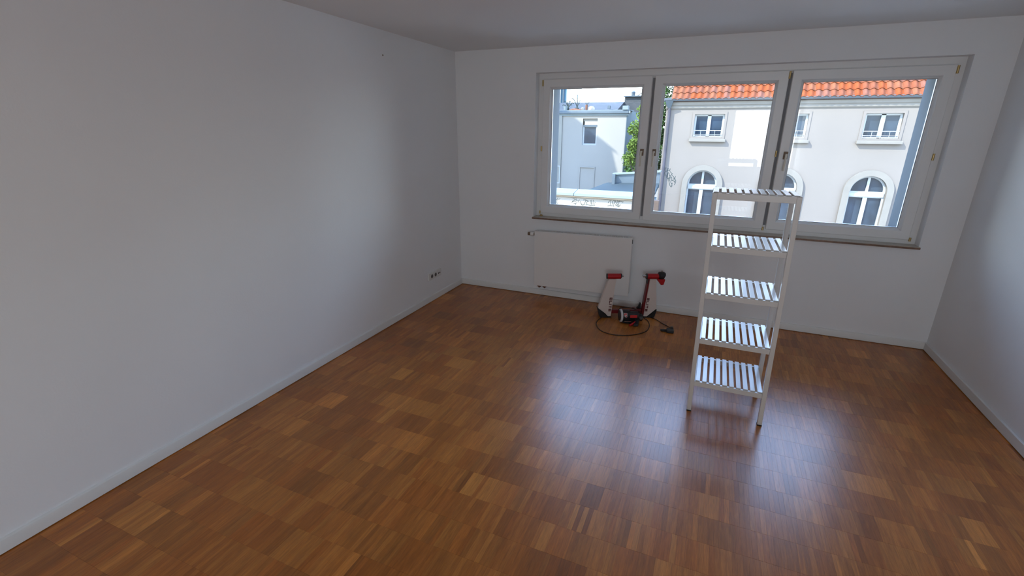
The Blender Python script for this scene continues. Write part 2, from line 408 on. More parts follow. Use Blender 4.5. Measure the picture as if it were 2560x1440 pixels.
# the 300 that show largest are slats of their own; the rest is one part
camx, camy = 2.625, -4.673
def in_view(c):
    p = Vector(((c[0]+c[1])/2, (c[2]+c[3])/2, 0)) - Vector((2.62518, -4.67321, 1.74364))
    d = p.dot(Vector(CF)); 
    if d <= 0.1: return None
    px = 1280 + 1169.3*p.dot(Vector(CR))/d; py = 720 - 1169.3*p.dot(Vector(CU))/d
    return d if (-40 < px < 2600 and py < 1470) else None
order = sorted((in_view(c), i) for i, c in enumerate(cells) if in_view(c) and 735 < 1e9)
single = set(i for d, i in order[:300])
def add_tone(me, col):
    ca = me.color_attributes.new('tone', 'FLOAT_COLOR', 'CORNER')
    for dd in ca.data: dd.color = (*col, 1)
def slat_geo(mb, a, b, y0, y1, dz, tx, ty):
    g = 0.00007; e = 0.00012
    xs = (a+g, b-g); ys = (y0+g*3.2, y1-g*3.2)
    cx, cy = (a+b)/2, (y0+y1)/2
    k = len(mb.v)
    for X in (xs[0], xs[1]):
        for Y in (ys[0], ys[1]): mb.v.append((X, Y, -0.008))
    for X, ix in ((xs[0], 1), (xs[1], -1)):
        for Y in (ys[0], ys[1]): mb.v.append((X, Y, -e + dz + (X-cx)*tx + (Y-cy)*ty))
    for X, ix in ((xs[0], 1), (xs[1], -1)):
        for Y, iy in ((ys[0], 1), (ys[1], -1)): mb.v.append((X+ix*e, Y+iy*e, dz + (X-cx)*tx + (Y-cy)*ty))
    mb.f += [(k+8, k+10, k+11, k+9), (k+4, k+6, k+10, k+8), (k+6, k+7, k+11, k+10), (k+7, k+5, k+9, k+11), (k+5, k+4, k+8, k+9),
             (k+0, k+2, k+6, k+4), (k+2, k+3, k+7, k+6), (k+3, k+1, k+5, k+7), (k+1, k+0, k+4, k+5)]
rest = MB(); rest_cols = []
for i, (a, b, y0, y1, t, hue) in enumerate(cells):
    dz = rr.uniform(-0.0004, 0); tx = rr.gauss(0, 0.0014); ty = rr.gauss(0, 0.0008); col = tone_col(t, hue)
    if i in single:
        mb = MB(); cx, cy = (a+b)/2, (y0+y1)/2
        slat_geo(mb, a-cx, b-cx, y0-cy, y1-cy, dz, tx, ty)
        me = mesh_from(mb.v, mb.f, 'slat'); add_tone(me, col)
        o = link('slat', me, M['slat'], floor); o.location = (cx, cy, 0)
    else:
        slat_geo(rest, a, b, y0, y1, dz, tx, ty); rest_cols.append(col)
me = mesh_from(rest.v, rest.f, 'parquet')
ca = me.color_attributes.new('tone', 'FLOAT_COLOR', 'CORNER')
buf = []
for col in rest_cols: buf += [*col, 1.0]*36
ca.data.foreach_set('color', buf)
link('parquet', me, M['slat'], floor, 'stuff')

# ------------------------------------------------------------------ window
win = empty('window_1', (0, 0, 0), kind='structure')
FY = 0.088
fr = MB(); frame_loop(fr, WX0, WX1, WZ0-0.004, WZ1, [(0, 0.17), (0, 0.100), (0.046, 0.100), (0.052, 0.106), (0.070, 0.112), (0.070, 0.17)])
fr.box(1.965, 2.045, 0.118, 0.17, WZ0+0.04, WZ1-0.05); fr.box(3.058, 3.138, 0.118, 0.17, WZ0+0.04, WZ1-0.05)
fr.build('window_frame', M['upvc'], win)
gk = MB(); gk.box(1.990, 2.012, 0.1165, 0.118, WZ0+0.05, WZ1-0.05); gk.box(3.083, 3.105, 0.1165, 0.118, WZ0+0.05, WZ1-0.05)
gk.build('gasket', M['upvc_dark'], win)
PROF = [(0.0, 0.150), (0.0, FY+0.004), (0.004, FY), (0.068, FY), (0.073, FY+0.005), (0.074, FY+0.014), (0.090, FY+0.032), (0.090, 0.150)]
sash_list = [(0.940, 1.988), (2.014, 3.081), (3.107, 4.166)]
S_Z0, S_Z1 = 0.900, 2.216
for i, (x0, x1) in enumerate(sash_list):
    sb = MB(); frame_loop(sb, x0, x1, S_Z0, S_Z1, PROF)
    so = sb.build('sash', M['upvc'], win)
    pb = MB(); pb.box(x0+0.086, x1-0.086, 0.128, 0.134, S_Z0+0.086, S_Z1-0.086); pb.build('pane', M['pane'], so)
    ga = MB(); frame_loop(ga, x0+0.088, x1-0.088, S_Z0+0.088, S_Z1-0.088, [(0, 0.127), (0, 0.119), (0.004, 0.119), (0.004, 0.127)]); ga.build('glazing_seal', M['upvc_dark'] if i < 0 else M['brown'] if False else M['upvc_dark'], so)
    # handle: brown rosette plate, cream lever hanging down
    hx = x1-0.036 if i == 0 else x0+0.052
    hr = MB(); hr.box(hx-0.017, hx+0.017, FY-0.010, FY, 1.515, 1.578); hr.build('handle_plate', M['brown'], so, bevel=0.003)
    hb = MB(); hb.tube([(hx, FY-0.010, 1.552), (hx, FY-0.050, 1.552)], 0.009, 10)
    hb.tube([(hx, FY-0.050, 1.560), (hx-0.001, FY-0.052, 1.52), (hx-0.002, FY-0.050, 1.47), (hx-0.003, FY-0.046, 1.420)], [0.0085, 0.0085, 0.008, 0.0075], 10)
    ho = hb.build('handle', M['cream'], so, smooth=False); ho['label'] = 'cream lever handle pointing down'
    # hinges on the outer side
    gx = x0-0.004 if i == 0 else x1+0.004
    for zz, hh in ((2.155, 0.055), (1.535, 0.050), (0.890, 0.030)):
        gb = MB(); gb.tube([(gx, FY-0.002, zz), (gx, FY-0.002, zz+hh)], 0.008, 10); gb.build('hinge', M['brass'], so)
gb = MB(); gb.tube([(0.957, 0.070, 0.868), (0.957, 0.070, 0.876), (0.957, 0.070, 0.882)], [0.017, 0.017, 0.012], 12); gb.build('hinge_cap', M['brass'], win)
sl = MB(); sl.box(0.887, 4.219, -0.018, 0.098, 0.850, 0.866); sl.build('sill', M['silltop'], win)
sl = MB(); sl.box(0.887, 4.219, -0.024, -0.018, 0.847, 0.862); so_ = sl.build('sill_edge', M['sill'], win); so_['label'] = 'dark brown front edge of the window sill'
osl = MB(); osl.hexa([(OX0, 0.165, 0.930), (OX1, 0.165, 0.930), (OX1, 0.47, 0.905), (OX0, 0.47, 0.905)], [(OX0, 0.165, 0.965), (OX1, 0.165, 0.965), (OX1, 0.47, 0.930), (OX0, 0.47, 0.930)])
osl.build('outer_sill', M['zinc'], win)

# added frame around the rear fill light, set on a closed wall
w2 = empty('rear_fill_frame', (0, 0, 0), kind='structure')
f2 = MB(); frame_loop(f2, 2.86, 4.42, 0.82, 2.28, [(0, RY), (0, RY+0.06), (0.06, RY+0.06), (0.06, RY)]); f2.build('window_frame', M['upvc'], w2)

# ------------------------------------------------------------------ radiator
rad = empty('radiator', (1.4625, 0.0, 0.135)); rad.rotation_euler = (0, -math.radians(0.85), 0)
tag(rad, 'flat white panel radiator with top grille under the window', 'radiator')
hw = 0.5075
b = MB(); b.box(-hw, hw, -0.100, -0.094, 0.005, 0.602); b.build('front_panel', M['radiator'], rad, bevel=0.0025)
b = MB(); b.box(-hw+0.012, hw-0.012, -0.052, -0.046, 0.025, 0.585); b.build('rear_panel', M['radiator'], rad)
b = MB()
for k in range(30): 
    x = -hw+0.03+k*0.0328; b.box(x, x+0.006, -0.0935, -0.0525, 0.04, 0.57)
b.build('convector_fins', M['radiator'], rad, 'stuff')
b = MB(); b.box(-hw, -hw+0.006, -0.094, -0.030, 0.03, 0.604); b.build('side_panel', M['radiator'], rad)
b = MB(); b.box(hw-0.006, hw, -0.094, -0.030, 0.03, 0.604); b.build('side_panel', M['radiator'], rad)
b = MB(); b.box(hw, hw+0.004, -0.080, -0.060, 0.545, 0.585); b.build('air_vent', M['raddark'], rad)
b = MB(); b.box(-hw+0.006, hw-0.006, -0.0935, -0.088, 0.598, 0.605); b.box(-hw+0.006, hw-0.006, -0.036, -0.030, 0.598, 0.605)
n = 62
for k in range(n+1):
    x = -hw+0.035+k*(2*hw-0.08)/n; b.box(x-0.0035, x+0.0035, -0.088, -0.036, 0.598, 0.604)
b.box(-hw+0.006, -hw+0.031, -0.088, -0.036, 0.598, 0.604); b.box(hw-0.042, hw-0.006, -0.088, -0.036, 0.598, 0.604)
b.build('top_grille', M['radiator'], rad)
b = MB(); b.tube([(-hw-0.001, -0.062, 0.565), (-hw-0.018, -0.062, 0.565)], 0.014, 12); b.build('valve_body', M['brown'], rad)
b = MB(); b.tube([(-hw-0.018, -0.062, 0.565), (-hw-0.024, -0.062, 0.565), (-hw-0.052, -0.062, 0.565), (-hw-0.056, -0.062, 0.565)], [0.020, 0.023, 0.023, 0.019], 14); b.build('thermostat_head', M['radiator'], rad)
b = MB(); b.tube([(-hw-0.056, -0.062, 0.565), (-hw-0.085, -0.062, 0.565)], 0.018, 12); b.build('thermostat_cap', M['brown'], rad)
for dx in (-0.465, -0.405):
    b = MB(); b.tube([(dx, -0.060, 0.03), (dx, -0.060, -0.010), (dx, -0.050, -0.022), (dx, -0.004, -0.024)], 0.011, 10)
    b.tube([(dx, -0.060, 0.012), (dx, -0.060, -0.012)], 0.018, 8); b.build('pipe_connector', M['copper'], rad)
for dx in (-0.3, 0.3):
    b = MB(); b.box(dx-0.02, dx+0.02, -0.046, -0.002, 0.08, 0.55); b.build('wall_bracket', M['radiator'], rad)

# ------------------------------------------------------------------ wall sockets
so = empty('wall_socket', (0.0, -0.592, 0.275)); tag(so, 'white triple wall socket plate low on the left wall near the corner', 'socket')
b = MB(); b.box(0.0, 0.012, -0.122, 0.122, -0.040, 0.040); b.build('cover_frame', M['socket'], so, bevel=0.003)
for yc in (-0.071, 0.0):
    b = MB(); b.box(0.012, 0.016, yc-0.029, yc+0.029, -0.029, 0.029); ins = b.build('socket_insert', M['socket'], so, bevel=0.002)
    b = MB(); b.tube([(0.0155, yc, 0), (0.0165, yc, 0)], 0.0205, 24); b.build('socket_well', M['sockdark'], ins)
    b = MB(); b.tube([(0.0166, yc-0.0095, 0), (0.0172, yc-0.0095, 0)], 0.0028, 8); b.tube([(0.0166, yc+0.0095, 0), (0.0172, yc+0.0095, 0)], 0.0028, 8); b.build('socket_hole', M['rubber'], ins)
b = MB(); b.box(0.012, 0.016, 0.042, 0.100, -0.029, 0.029); ins = b.build('antenna_insert', M['socket'], so, bevel=0.002)
for dy in (0.058, 0.084):
    b = MB(); b.tube([(0.0155, dy, 0), (0.018, dy, 0)], 0.0075, 14); b.build('antenna_port', M['rubber'], ins)

# ------------------------------------------------------------------ slatted shelf
SX = 2.653; SYF = -1.772; DEP = 0.392; SWD = 0.442
sh = empty('ladder_shelf', (SX, SYF, 0.0))
tag(sh, 'white wooden five-tier shelf with slatted boards standing on the parquet', 'shelf')
def lean(z): return -0.0195*z
for (lx, ly) in ((0, 0), (SWD-0.026, 0), (0, DEP-0.03), (SWD-0.026, DEP-0.03)):
    b = MB(); zt = 1.413; bk = -0.125 if ly > 0 else 0.0
    b.hexa([(lx, ly, 0.006), (lx+0.026, ly, 0.006), (lx+0.026, ly+0.03, 0.006), (lx, ly+0.03, 0.006)],
           [(lx+lean(zt), ly+bk, zt), (lx+0.026+lean(zt), ly+bk, zt), (lx+0.026+lean(zt), ly+0.03+bk, zt), (lx+lean(zt), ly+0.03+bk, zt)])
    lg = b.build('leg', M['shelf'], sh, bevel=0.002)
    b = MB(); b.box(lx-0.001, lx+0.027, ly-0.001, ly+0.031, 0.0, 0.006); b.build('leg_cap', M['rubber'], lg)
for ti, z in enumerate((0.226, 0.524, 0.822, 1.114, 1.419)):
    L = lean(z); top = ti == 4; D = (0.392, 0.386, 0.376, 0.368, 0.262)[ti]
    x0 = 0.026+L; x1 = SWD-0.026+L
    if top: x0 -= 0.026; x1 += 0.026
    rails = MB()
    zr = z-0.006
    rh = 0.032 if not top else 0.036
    rails.box(x0, x1, 0.002, 0.020, zr-rh, zr)
    rails.box(x0, x1, D-0.022, D-0.004, zr-rh, zr)
    if not top:
        rails.box(x0, x0+0.006, 0.020, D-0.022, zr-0.028, zr-0.002); rails.box(x1-0.006, x1, 0.020, D-0.022, zr-0.028, zr-0.002)
    else:
        rails.box(x0+0.002, x0+0.018, 0.020, D-0.022, zr-0.030, zr); rails.box(x1-0.018, x1-0.002, 0.020, D-0.022, zr-0.030, zr)
    tr = rails.build('tier_frame', M['shelf'], sh, bevel=0.0015)
    if not top: n, first, pitch = 10, 0.0315+L, 0.0398
    else: n, first, pitch = 11, L+0.006, 0.0400
    for k in range(n):
        b = MB(); xa = first+k*pitch
        b.box(xa, xa+0.0265, 0.012, D+0.003, zr, z); b.build('slat', M['shelf'], tr, bevel=0.0015)

# ------------------------------------------------------------------ bicycle trainer
TA = (1.861, -0.357); TR = math.radians(23.77)
tr = empty('bicycle_trainer', (TA[0], TA[1], 0.0), TR)
tag(tr, 'white and red indoor bicycle trainer with black resistance unit below the window', 'bicycle trainer')
# side legs
b = MB(); b.prism_y([(-0.048, 0.392), (0.025, 0.392), (0.0135, 0.242), (-0.001, 0.010), (-0.034, 0.010), (-0.057, 0.038), (-0.132, 0.095), (-0.092, 0.242)], 0.0, 0.040)
lp = b.build('side_leg', M['trwhite'], tr, bevel=0.004)
b = MB(); b.prism_y([(0.350, 0.392), (0.410, 0.392), (0.427, 0.242), (0.442, 0.088), (0.425, 0.072), (0.380, 0.030), (0.356, 0.008), (0.321, 0.008)], 0.0, 0.040)
rp = b.build('side_leg', M['trwhite'], tr, bevel=0.004)
b = MB(); b.prism_y([(0.334, 0.392), (0.3485, 0.392), (0.3195, 0.008), (0.300, 0.012)], 0.004, 0.055); b.build('inner_frame', M['trred'], tr, bevel=0.002)
b = MB(); b.prism_y([(0.330, 0.386), (0.336, 0.386), (0.333, 0.345), (0.327, 0.345)], 0.000, 0.05); b.build('inner_stop', M['black'], tr)
b = MB(); b.prism_y([(-0.030, 0.392), (0.012, 0.392), (0.000, 0.012), (-0.020, 0.012)], 0.0405, 0.058); b.build('inner_frame', M['trred'], tr)
b = MB(); b.prism_y([(-0.134, 0.090), (-0.126, 0.088), (-0.060, 0.034), (-0.038, 0.008), (0.0, 0.007), (0.0, 0.0), (-0.098, 0.0), (-0.110, 0.004)], -0.012, 0.075); b.build('rubber_foot', M['rubber'], tr, bevel=0.002)
b = MB(); b.prism_y([(0.443, 0.084), (0.437, 0.080), (0.380, 0.026), (0.358, 0.006), (0.318, 0.006), (0.318, 0.0), (0.414, 0.0), (0.426, 0.004)], -0.012, 0.075); b.build('rubber_foot', M['rubber'], tr, bevel=0.002)
b = MB(); b.prism_y([(0.292, 0.13), (0.300, 0.128), (0.305, 0.05), (0.262, 0.075), (0.278, 0.090)], 0.056, 0.075); b.build('corner_brace', M['black'], tr)
# base tube between the legs and the rear stabiliser legs
b = MB(); b.box(0.000, 0.302, 0.012, 0.052, 0.034, 0.072); b.build('base_tube', M['trred'], tr, bevel=0.006)
for x in (0.02, 0.27):
    b = MB(); b.tube([(x, 0.05, 0.045), (x, 0.14, 0.032), (x, 0.20, 0.016)], 0.014, 10); b.build('rear_strut', M['trred'], tr)
# axle clamps
def cyl_x(x0, x1, z, r, y=0.02, seg=20): return MB().tube([(x0, y, z), (x1, y, z)], r, seg)
cz = 0.417; cr_ = 0.0262
cyl_x(-0.060, 0.066, cz, cr_).build('axle_clamp', M['red'], tr, smooth=False)
cyl_x(-0.067, -0.060, cz, cr_+0.0008).build('clamp_cap', M['black'], tr)
MB().tube([(0.066, 0.02, cz), (0.072, 0.02, cz), (0.080, 0.02, cz-0.002)], [cr_+0.0008, cr_, 0.014], 20).build('clamp_cap', M['black'], tr)
cyl_x(0.0801, 0.096, cz+0.003, 0.009).build('clamp_cup', M['steel'], tr)
cyl_x(0.324, 0.432, cz, cr_).build('axle_clamp', M['red'], tr)
MB().tube([(0.314, 0.02, cz), (0.324, 0.02, cz)], cr_+0.001, 20).build('clamp_cap', M['black'], tr)
cyl_x(0.283, 0.3138, cz+0.001, 0.0115).build('clamp_cup', M['steel'], tr)
b = MB(); b.tube([(0.2815, 0.02, cz+0.004), (0.283, 0.02, cz+0.004)], 0.005, 10); b.build('cup_bore', M['rubber'], tr)
b = MB(); b.tube([(0.4325, 0.02, cz+0.004), (0.440, 0.02, cz+0.006), (0.470, 0.02, cz+0.006), (0.486, 0.02, cz+0.002), (0.492, 0.02, cz-0.002)], [0.026, 0.038, 0.040, 0.034, 0.020], 18)
b.build('clamp_knob', M['black'], tr, smooth=False)
b = MB(); b.tube([(0.462, 0.02, 0.462), (0.462, 0.02, 0.472)], 0.005, 8); b.build('knob_pin', M['brown'], tr)
b = MB(); b.prism_y([(0.418, 0.398), (0.490, 0.396), (0.487, 0.380), (0.478, 0.342), (0.451, 0.340), (0.444, 0.356), (0.421, 0.378)], -0.022, 0.030); b.build('clamp_lever', M['red'], tr, bevel=0.004)
# lettering on the two covers, turned a quarter clockwise, as on the machine
GL = {'E': ['111', '100', '111', '100', '111'], 'L': ['100', '100', '100', '100', '111'], 'I': ['1', '1', '1', '1', '1'], 'T': ['11111', '00100', '00100', '00100', '00100']}
def lettering(x_top, x_bot, z_top, z_bot, width, parent):
    """reads from the top down; each glyph is made of thin straight strokes"""
    bmb = MB(); H_ = z_top - z_bot
    word = 'ELITE'; sizes = [1.0, 1.0, 0.32, 1.0, 1.0]; gap = 0.22
    unit = H_/(sum(sizes)+gap*4); z = z_top
    for ch, sz in zip(word, sizes):
        L = unit*sz; xm = x_top + (x_bot-x_top)*((z_top-z)/H_); t = 0.0064; w = width
        # after the quarter turn: letter top -> right (+x), letter left -> up (+z)
        if ch == 'E':
            bmb.box(xm, xm+w, -0.0016, 0, z-t, z)
            for q in (0, w/2-t/2, w-t): bmb.box(xm+q, xm+q+t, -0.0016, 0, z-L, z-t)
        elif ch == 'L':
            bmb.box(xm, xm+w, -0.0016, 0, z-t, z); bmb.box(xm, xm+t, -0.0016, 0, z-L, z-t)
        elif ch == 'I':
            bmb.box(xm, xm+w, -0.0016, 0, z-L/2-t/2, z-L/2+t/2)
        elif ch == 'T':
            bmb.box(xm+w-t, xm+w, -0.0016, 0, z-L, z); bmb.box(xm, xm+w-t, -0.0016, 0, z-L/2-t/2, z-L/2+t/2)
        z -= L + unit*gap
    bmb.build('lettering', M['letter'], parent)
lettering(-0.026, -0.030, 0.205, 0.062, 0.026, lp)
lettering(0.339, 0.328, 0.200, 0.062, 0.024, rp)
# resistance unit in front of the base tube
uy = -0.130
b = MB(); b.tube([(0.052, uy, 0.072), (0.056, uy, 0.072), (0.068, uy, 0.072), (0.072, uy, 0.072)], [0.058, 0.063, 0.063, 0.058], 28); b.build('flywheel', M['silver'], tr)
b = MB(); b.tube([(0.046, uy, 0.072), (0.052, uy, 0.072)], 0.050, 24); b.build('flywheel_back', M['black'], tr)
b = MB(); b.tube([(0.072, uy, 0.074), (0.090, uy, 0.076), (0.135, uy, 0.074), (0.150, uy, 0.070), (0.225, uy, 0.066), (0.232, uy, 0.066)], [0.046, 0.052, 0.052, 0.044, 0.043, 0.034], 20)
b.build('unit_housing', M['black'], tr)
b = MB(); b.tube([(0.232, uy, 0.056), (0.262, uy, 0.050), (0.270, uy, 0.050)], [0.030, 0.036, 0.026], 16); b.build('pressure_roller', M['black'], tr)
b = MB(); b.box(0.236, 0.262, uy-0.0375, uy-0.034, 0.045, 0.053); b.build('roller_ring', M['steel'], tr)
b = MB(); b.prism_y([(0.076, 0.118), (0.108, 0.114), (0.110, 0.076), (0.098, 0.070), (0.078, 0.090)], uy-0.053, uy-0.049)
lg = b.build('badge', M['silver'], tr)
b = MB(); b.box(0.080, 0.104, uy-0.0545, uy-0.053, 0.103, 0.112); b.box(0.080, 0.086, uy-0.0545, uy-0.053, 0.088, 0.103); b.hexa([(0.088, uy-0.0545, 0.097), (0.096, uy-0.0545, 0.097), (0.096, uy-0.053, 0.097), (0.088, uy-0.053, 0.097)], [(0.098, uy-0.0545, 0.104), (0.105, uy-0.0545, 0.104), (0.105, uy-0.053, 0.104), (0.098, uy-0.053, 0.104)])
b.box(0.098, 0.106, uy-0.0545, uy-0.053, 0.078, 0.090)
b.build('badge_print', M['redbright'], lg)
b = MB(); b.box(0.138, 0.206, uy-0.050, uy-0.040, 0.066, 0.092); b.build('red_label', M['redbright'], tr, bevel=0.002)
b = MB(); b.box(0.085, 0.150, uy-0.060, uy-0.030, 0.030, 0.036); b.build('unit_rail', M['steel'], tr)
b = MB(); b.prism_y([(0.070, 0.030), (0.220, 0.034), (0.236, 0.010), (0.190, 0.0), (0.120, 0.0), (0.075, 0.010)], uy-0.035, uy+0.05); b.build('unit_cradle', M['rubber'], tr, bevel=0.003)
b = MB(); b.hexa([(0.160, uy-0.110, 0.002), (0.206, uy-0.105, 0.002), (0.236, uy-0.030, 0.004), (0.190, uy-0.030, 0.004)], [(0.164, uy-0.105, 0.022), (0.204, uy-0.100, 0.024), (0.232, uy-0.030, 0.050), (0.192, uy-0.030, 0.050)])
b.build('adjusting_lever', M['black'], tr, bevel=0.004)
b = MB(); b.tube([(0.128, uy-0.098, 0.010), (0.150, uy-0.085, 0.016), (0.185, uy-0.065, 0.032)], [0.010, 0.011, 0.009], 10); b.build('lever_tip', M['red'], tr)
b = MB(); b.box(0.12, 0.16, uy+0.03, 0.012, 0.040, 0.062); b.build('unit_arm', M['trred'], tr)
# cable
def loc(x, y, z):
    dx, dy = x-TA[0], y-TA[1]; c, s = math.cos(TR), math.sin(TR)
    return (dx*c+dy*s, -dx*s+dy*c, z)
pts = [loc(1.800, -0.372, 0.004), loc(1.772, -0.441, 0.004), loc(1.763, -0.554, 0.004), loc(1.795, -0.655, 0.004), loc(1.858, -0.737, 0.004), loc(1.957, -0.771, 0.004), loc(2.06, -0.749, 0.004), loc(2.155, -0.684, 0.004), loc(2.228, -0.575, 0.004), loc(2.24, -0.439, 0.004), loc(2.212, -0.324, 0.005), loc(2.157, -0.262, 0.012), loc(2.105, -0.236, 0.060), loc(2.030, -0.245, 0.085), loc(1.955, -0.275, 0.088), (0.070, 0.004, 0.080)]
MB().tube(smooth_spline(pts, 8), 0.0036, 8).build('cable', M['cable'], tr, smooth=True)
pts = [loc(2.150, -0.200, 0.004), loc(2.20, -0.212, 0.004), loc(2.253, -0.229, 0.004), loc(2.300, -0.270, 0.004), loc(2.342, -0.321, 0.004), loc(2.412, -0.395, 0.006), loc(2.425, -0.440, 0.014)]
MB().tube(smooth_spline(pts, 6), 0.0034, 8).build('cable', M['cable'], tr, smooth=True)
# cable clip and plug lying on the floor
pl = empty('plug'); pl.parent = tr; pl.location = loc(2.425, -0.475, 0.0); pl.rotation_euler = (0, 0, -TR+0.12)
b = MB(); b.box(-0.028, 0.034, -0.055, 0.018, 0.0, 0.026); b.build('plug_body', M['black'], pl, bevel=0.005)
b = MB(); b.box(0.004, 0.030, 0.012, 0.040, 0.004, 0.034); b.build('plug_body', M['black'], pl, bevel=0.004)
b = MB(); b.hexa([(-0.082, -0.020, 0.002), (-0.026, -0.030, 0.002), (-0.026, -0.010, 0.002), (-0.082, -0.006, 0.002)], [(-0.082, -0.018, 0.014), (-0.026, -0.028, 0.022), (-0.026, -0.012, 0.022), (-0.082, -0.008, 0.014)]); b.build('plug_jaw', M['black'], pl, bevel=0.002)
b = MB(); b.tube([(-0.074, -0.030, 0.006), (-0.026, -0.042, 0.010)], 0.005, 8); b.build('plug_jaw', M['rubber'], pl)

# strokes of the sprayed tags (x, z) in metres
G1 = [[[0.539, 0.182], [0.538, 0.114]], [[0.501, 0.104], [0.527, 0.02]], [[0.498, -0.067], [0.55, -0.005], [0.614, 0.031], [0.711, 0.065]], [[0.604, 0.121], [0.617, -0.037], [0.639, -0.13], [0.661, -0.249]], [[0.605, 0.112], [0.68, 0.119]], [[0.733, 0.129], [0.715, 0.061], [0.734, 0.002], [0.8, -0.064], [0.857, -0.091], [0.799, -0.132]], [[0.572, -0.133], [0.61, -0.251], [0.638, -0.31], [0.644, -0.405]], [[0.515, -0.066], [0.533, -0.203]], [[0.652, -0.249], [0.657, -0.061], [0.69, -0.051], [0.724, -0.135], [0.734, -0.263], [0.767, -0.417]], [[0.679, -0.266], [0.731, -0.436], [0.803, -0.631], [0.851, -0.681], [0.895, -0.618], [0.858, -0.594]], [[0.736, -0.169], [0.778, -0.167], [0.799, -0.209], [0.746, -0.263]], [[0.634, -0.311], [0.75, -0.297], [0.845, -0.241]], [[0.817, -0.14], [0.908, -0.213], [0.96, -0.305], [1.008, -0.354]], [[0.99, -0.193], [0.971, -0.253], [0.981, -0.338]], [[0.822, -0.26], [0.823, -0.345], [0.812, -0.475], [0.859, -0.525], [0.881, -0.498], [0.877, -0.61]], [[0.843, -0.379], [0.895, -0.394], [0.898, -0.342]], [[0.894, -0.308], [0.962, -0.322]], [[0.912, -0.393], [0.974, -0.425], [1.009, -0.363]], [[1.036, -0.387], [0.979, -0.467], [1.029, -0.474], [0.973, -0.571]]]
G2 = [[[-1.755, -0.201], [-1.72, -0.261], [-1.693, -0.27]], [[-1.684, -0.207], [-1.703, -0.281], [-1.711, -0.354], [-1.733, -0.376]], [[-1.661, -0.252], [-1.602, -0.228]], [[-1.694, -0.384], [-1.668, -0.346]], [[-1.212, -0.21], [-1.159, -0.197], [-1.167, -0.248], [-1.229, -0.282], [-1.176, -0.279], [-1.249, -0.314]], [[-1.117, -0.204], [-1.155, -0.278], [-1.069, -0.303]], [[-1.096, -0.193], [-1.103, -0.264]], [[-1.0, -0.228], [-1.061, -0.257], [-1.006, -0.299]], [[-1.173, -0.34], [-1.099, -0.336], [-1.129, -0.378]], [[-0.988, -0.257], [-0.953, -0.316], [-0.929, -0.376], [-0.952, -0.326], [-0.897, -0.374]], [[-0.885, -0.221], [-0.802, -0.211], [-0.848, -0.33]], [[-0.821, -0.247], [-0.77, -0.224], [-0.727, -0.262]], [[-0.738, -0.242], [-0.788, -0.286], [-0.774, -0.335], [-0.711, -0.362]], [[-0.667, -0.218], [-0.64, -0.337]], [[-0.637, -0.206], [-0.618, -0.346]], [[-0.586, -0.203], [-0.573, -0.252], [-0.551, -0.351], [-0.524, -0.37]], [[-0.711, -0.362], [-0.566, -0.367]], [[-0.897, -0.384], [-0.847, -0.34], [-0.826, -0.349]], [[-0.53, -0.275], [-0.509, -0.283]], [[-0.805, -0.347], [-0.762, -0.365]], [[-0.146, -0.265], [-0.11, -0.204], [-0.051, -0.19]], [[-0.071, -0.191], [-0.072, -0.31]], [[-0.155, -0.346], [-0.081, -0.331], [-0.01, -0.336]], [[0.018, -0.176], [-0.024, -0.218], [-0.014, -0.287], [0.026, -0.284], [0.042, -0.234], [0.028, -0.185]], [[0.008, -0.315], [0.031, -0.358]], [[0.055, -0.154], [0.06, -0.213], [0.098, -0.191]], [[0.071, -0.232], [0.13, -0.228], [0.126, -0.17]], [[0.094, -0.27], [0.077, -0.311], [0.118, -0.328], [0.135, -0.287], [0.103, -0.26]], [[0.185, -0.176], [0.161, -0.246], [0.167, -0.325], [0.197, -0.323], [0.209, -0.282]], [[0.138, -0.198], [0.226, -0.193], [0.277, -0.219], [0.285, -0.189]], [[0.119, -0.338], [0.17, -0.354], [0.187, -0.323]]]

# ================================================================== outside
STREET = -6.5
MB().box(-40, 40, 0.42, 70, STREET-0.3, STREET).build('ground', M['street'], kind='structure')

def casement(parent, x0, x1, z0, z1, y, bars=(), frame=0.06, depth=0.10, mname='far_frame'):
    """window set into a facade opening: frame, mullions, dark panes; y = outer face of the frame"""
    f = MB(); frame_loop(f, x0, x1, z0, z1, [(0, y+depth), (0, y), (frame, y), (frame, y+0.03), (frame+0.012, y+0.04), (frame+0.012, y+depth)])
    for (a, b_, c, d) in bars: f.box(a, b_, y, y+depth-0.01, c, d)
    fo = f.build('window', M[mname], parent)
    MB().box(x0+0.02, x1-0.02, y+0.06, y+0.075, z0+0.02, z1-0.02).build('pane', M['far_glass'], fo)
    return fo

# ---- low wall with spray-painted tags in front of the houses
pw = empty('parapet_wall', (0, 9, STREET)); tag(pw, 'long low cream wall with pale coping and scribbled tags across the yard', 'wall')
def rel(o, mbuild):    # outside things are measured in room coordinates; put their parts back by the root's offset
    mbuild.location = -Vector(o.location); return mbuild
rel(pw, MB().box(-6.0, 0.95, 9.05, 9.35, STREET, -0.17).build('wall', M['ow_white'], pw))
rel(pw, MB().box(-6.0, 0.95, 8.98, 9.42, -0.155, -0.105).build('band', M['ow_beige'], pw, bevel=0.01))
for (a, b_) in ((-6.0, -3.42), (-3.41, -1.16), (-1.15, 0.95)):
    rel(pw, MB().prism_x([(8.94, -0.105), (9.46, -0.105), (9.46, 0.0), (9.40, 0.05), (8.94, -0.02)], a, b_).build('coping_stone', M['ow_cap'], pw, bevel=0.01))
rel(pw, MB().box(0.96, 1.27, 9.0, 9.25, STREET, -0.12).build('timber_screen', M['planks'], pw))
g = MB()
for i, st in enumerate(G2): g.ribbon(st, 0.012, 9.0 + 0.0495 - 0.0001*i)
rel(pw, g.build('tag_writing', M['graf2'], pw))

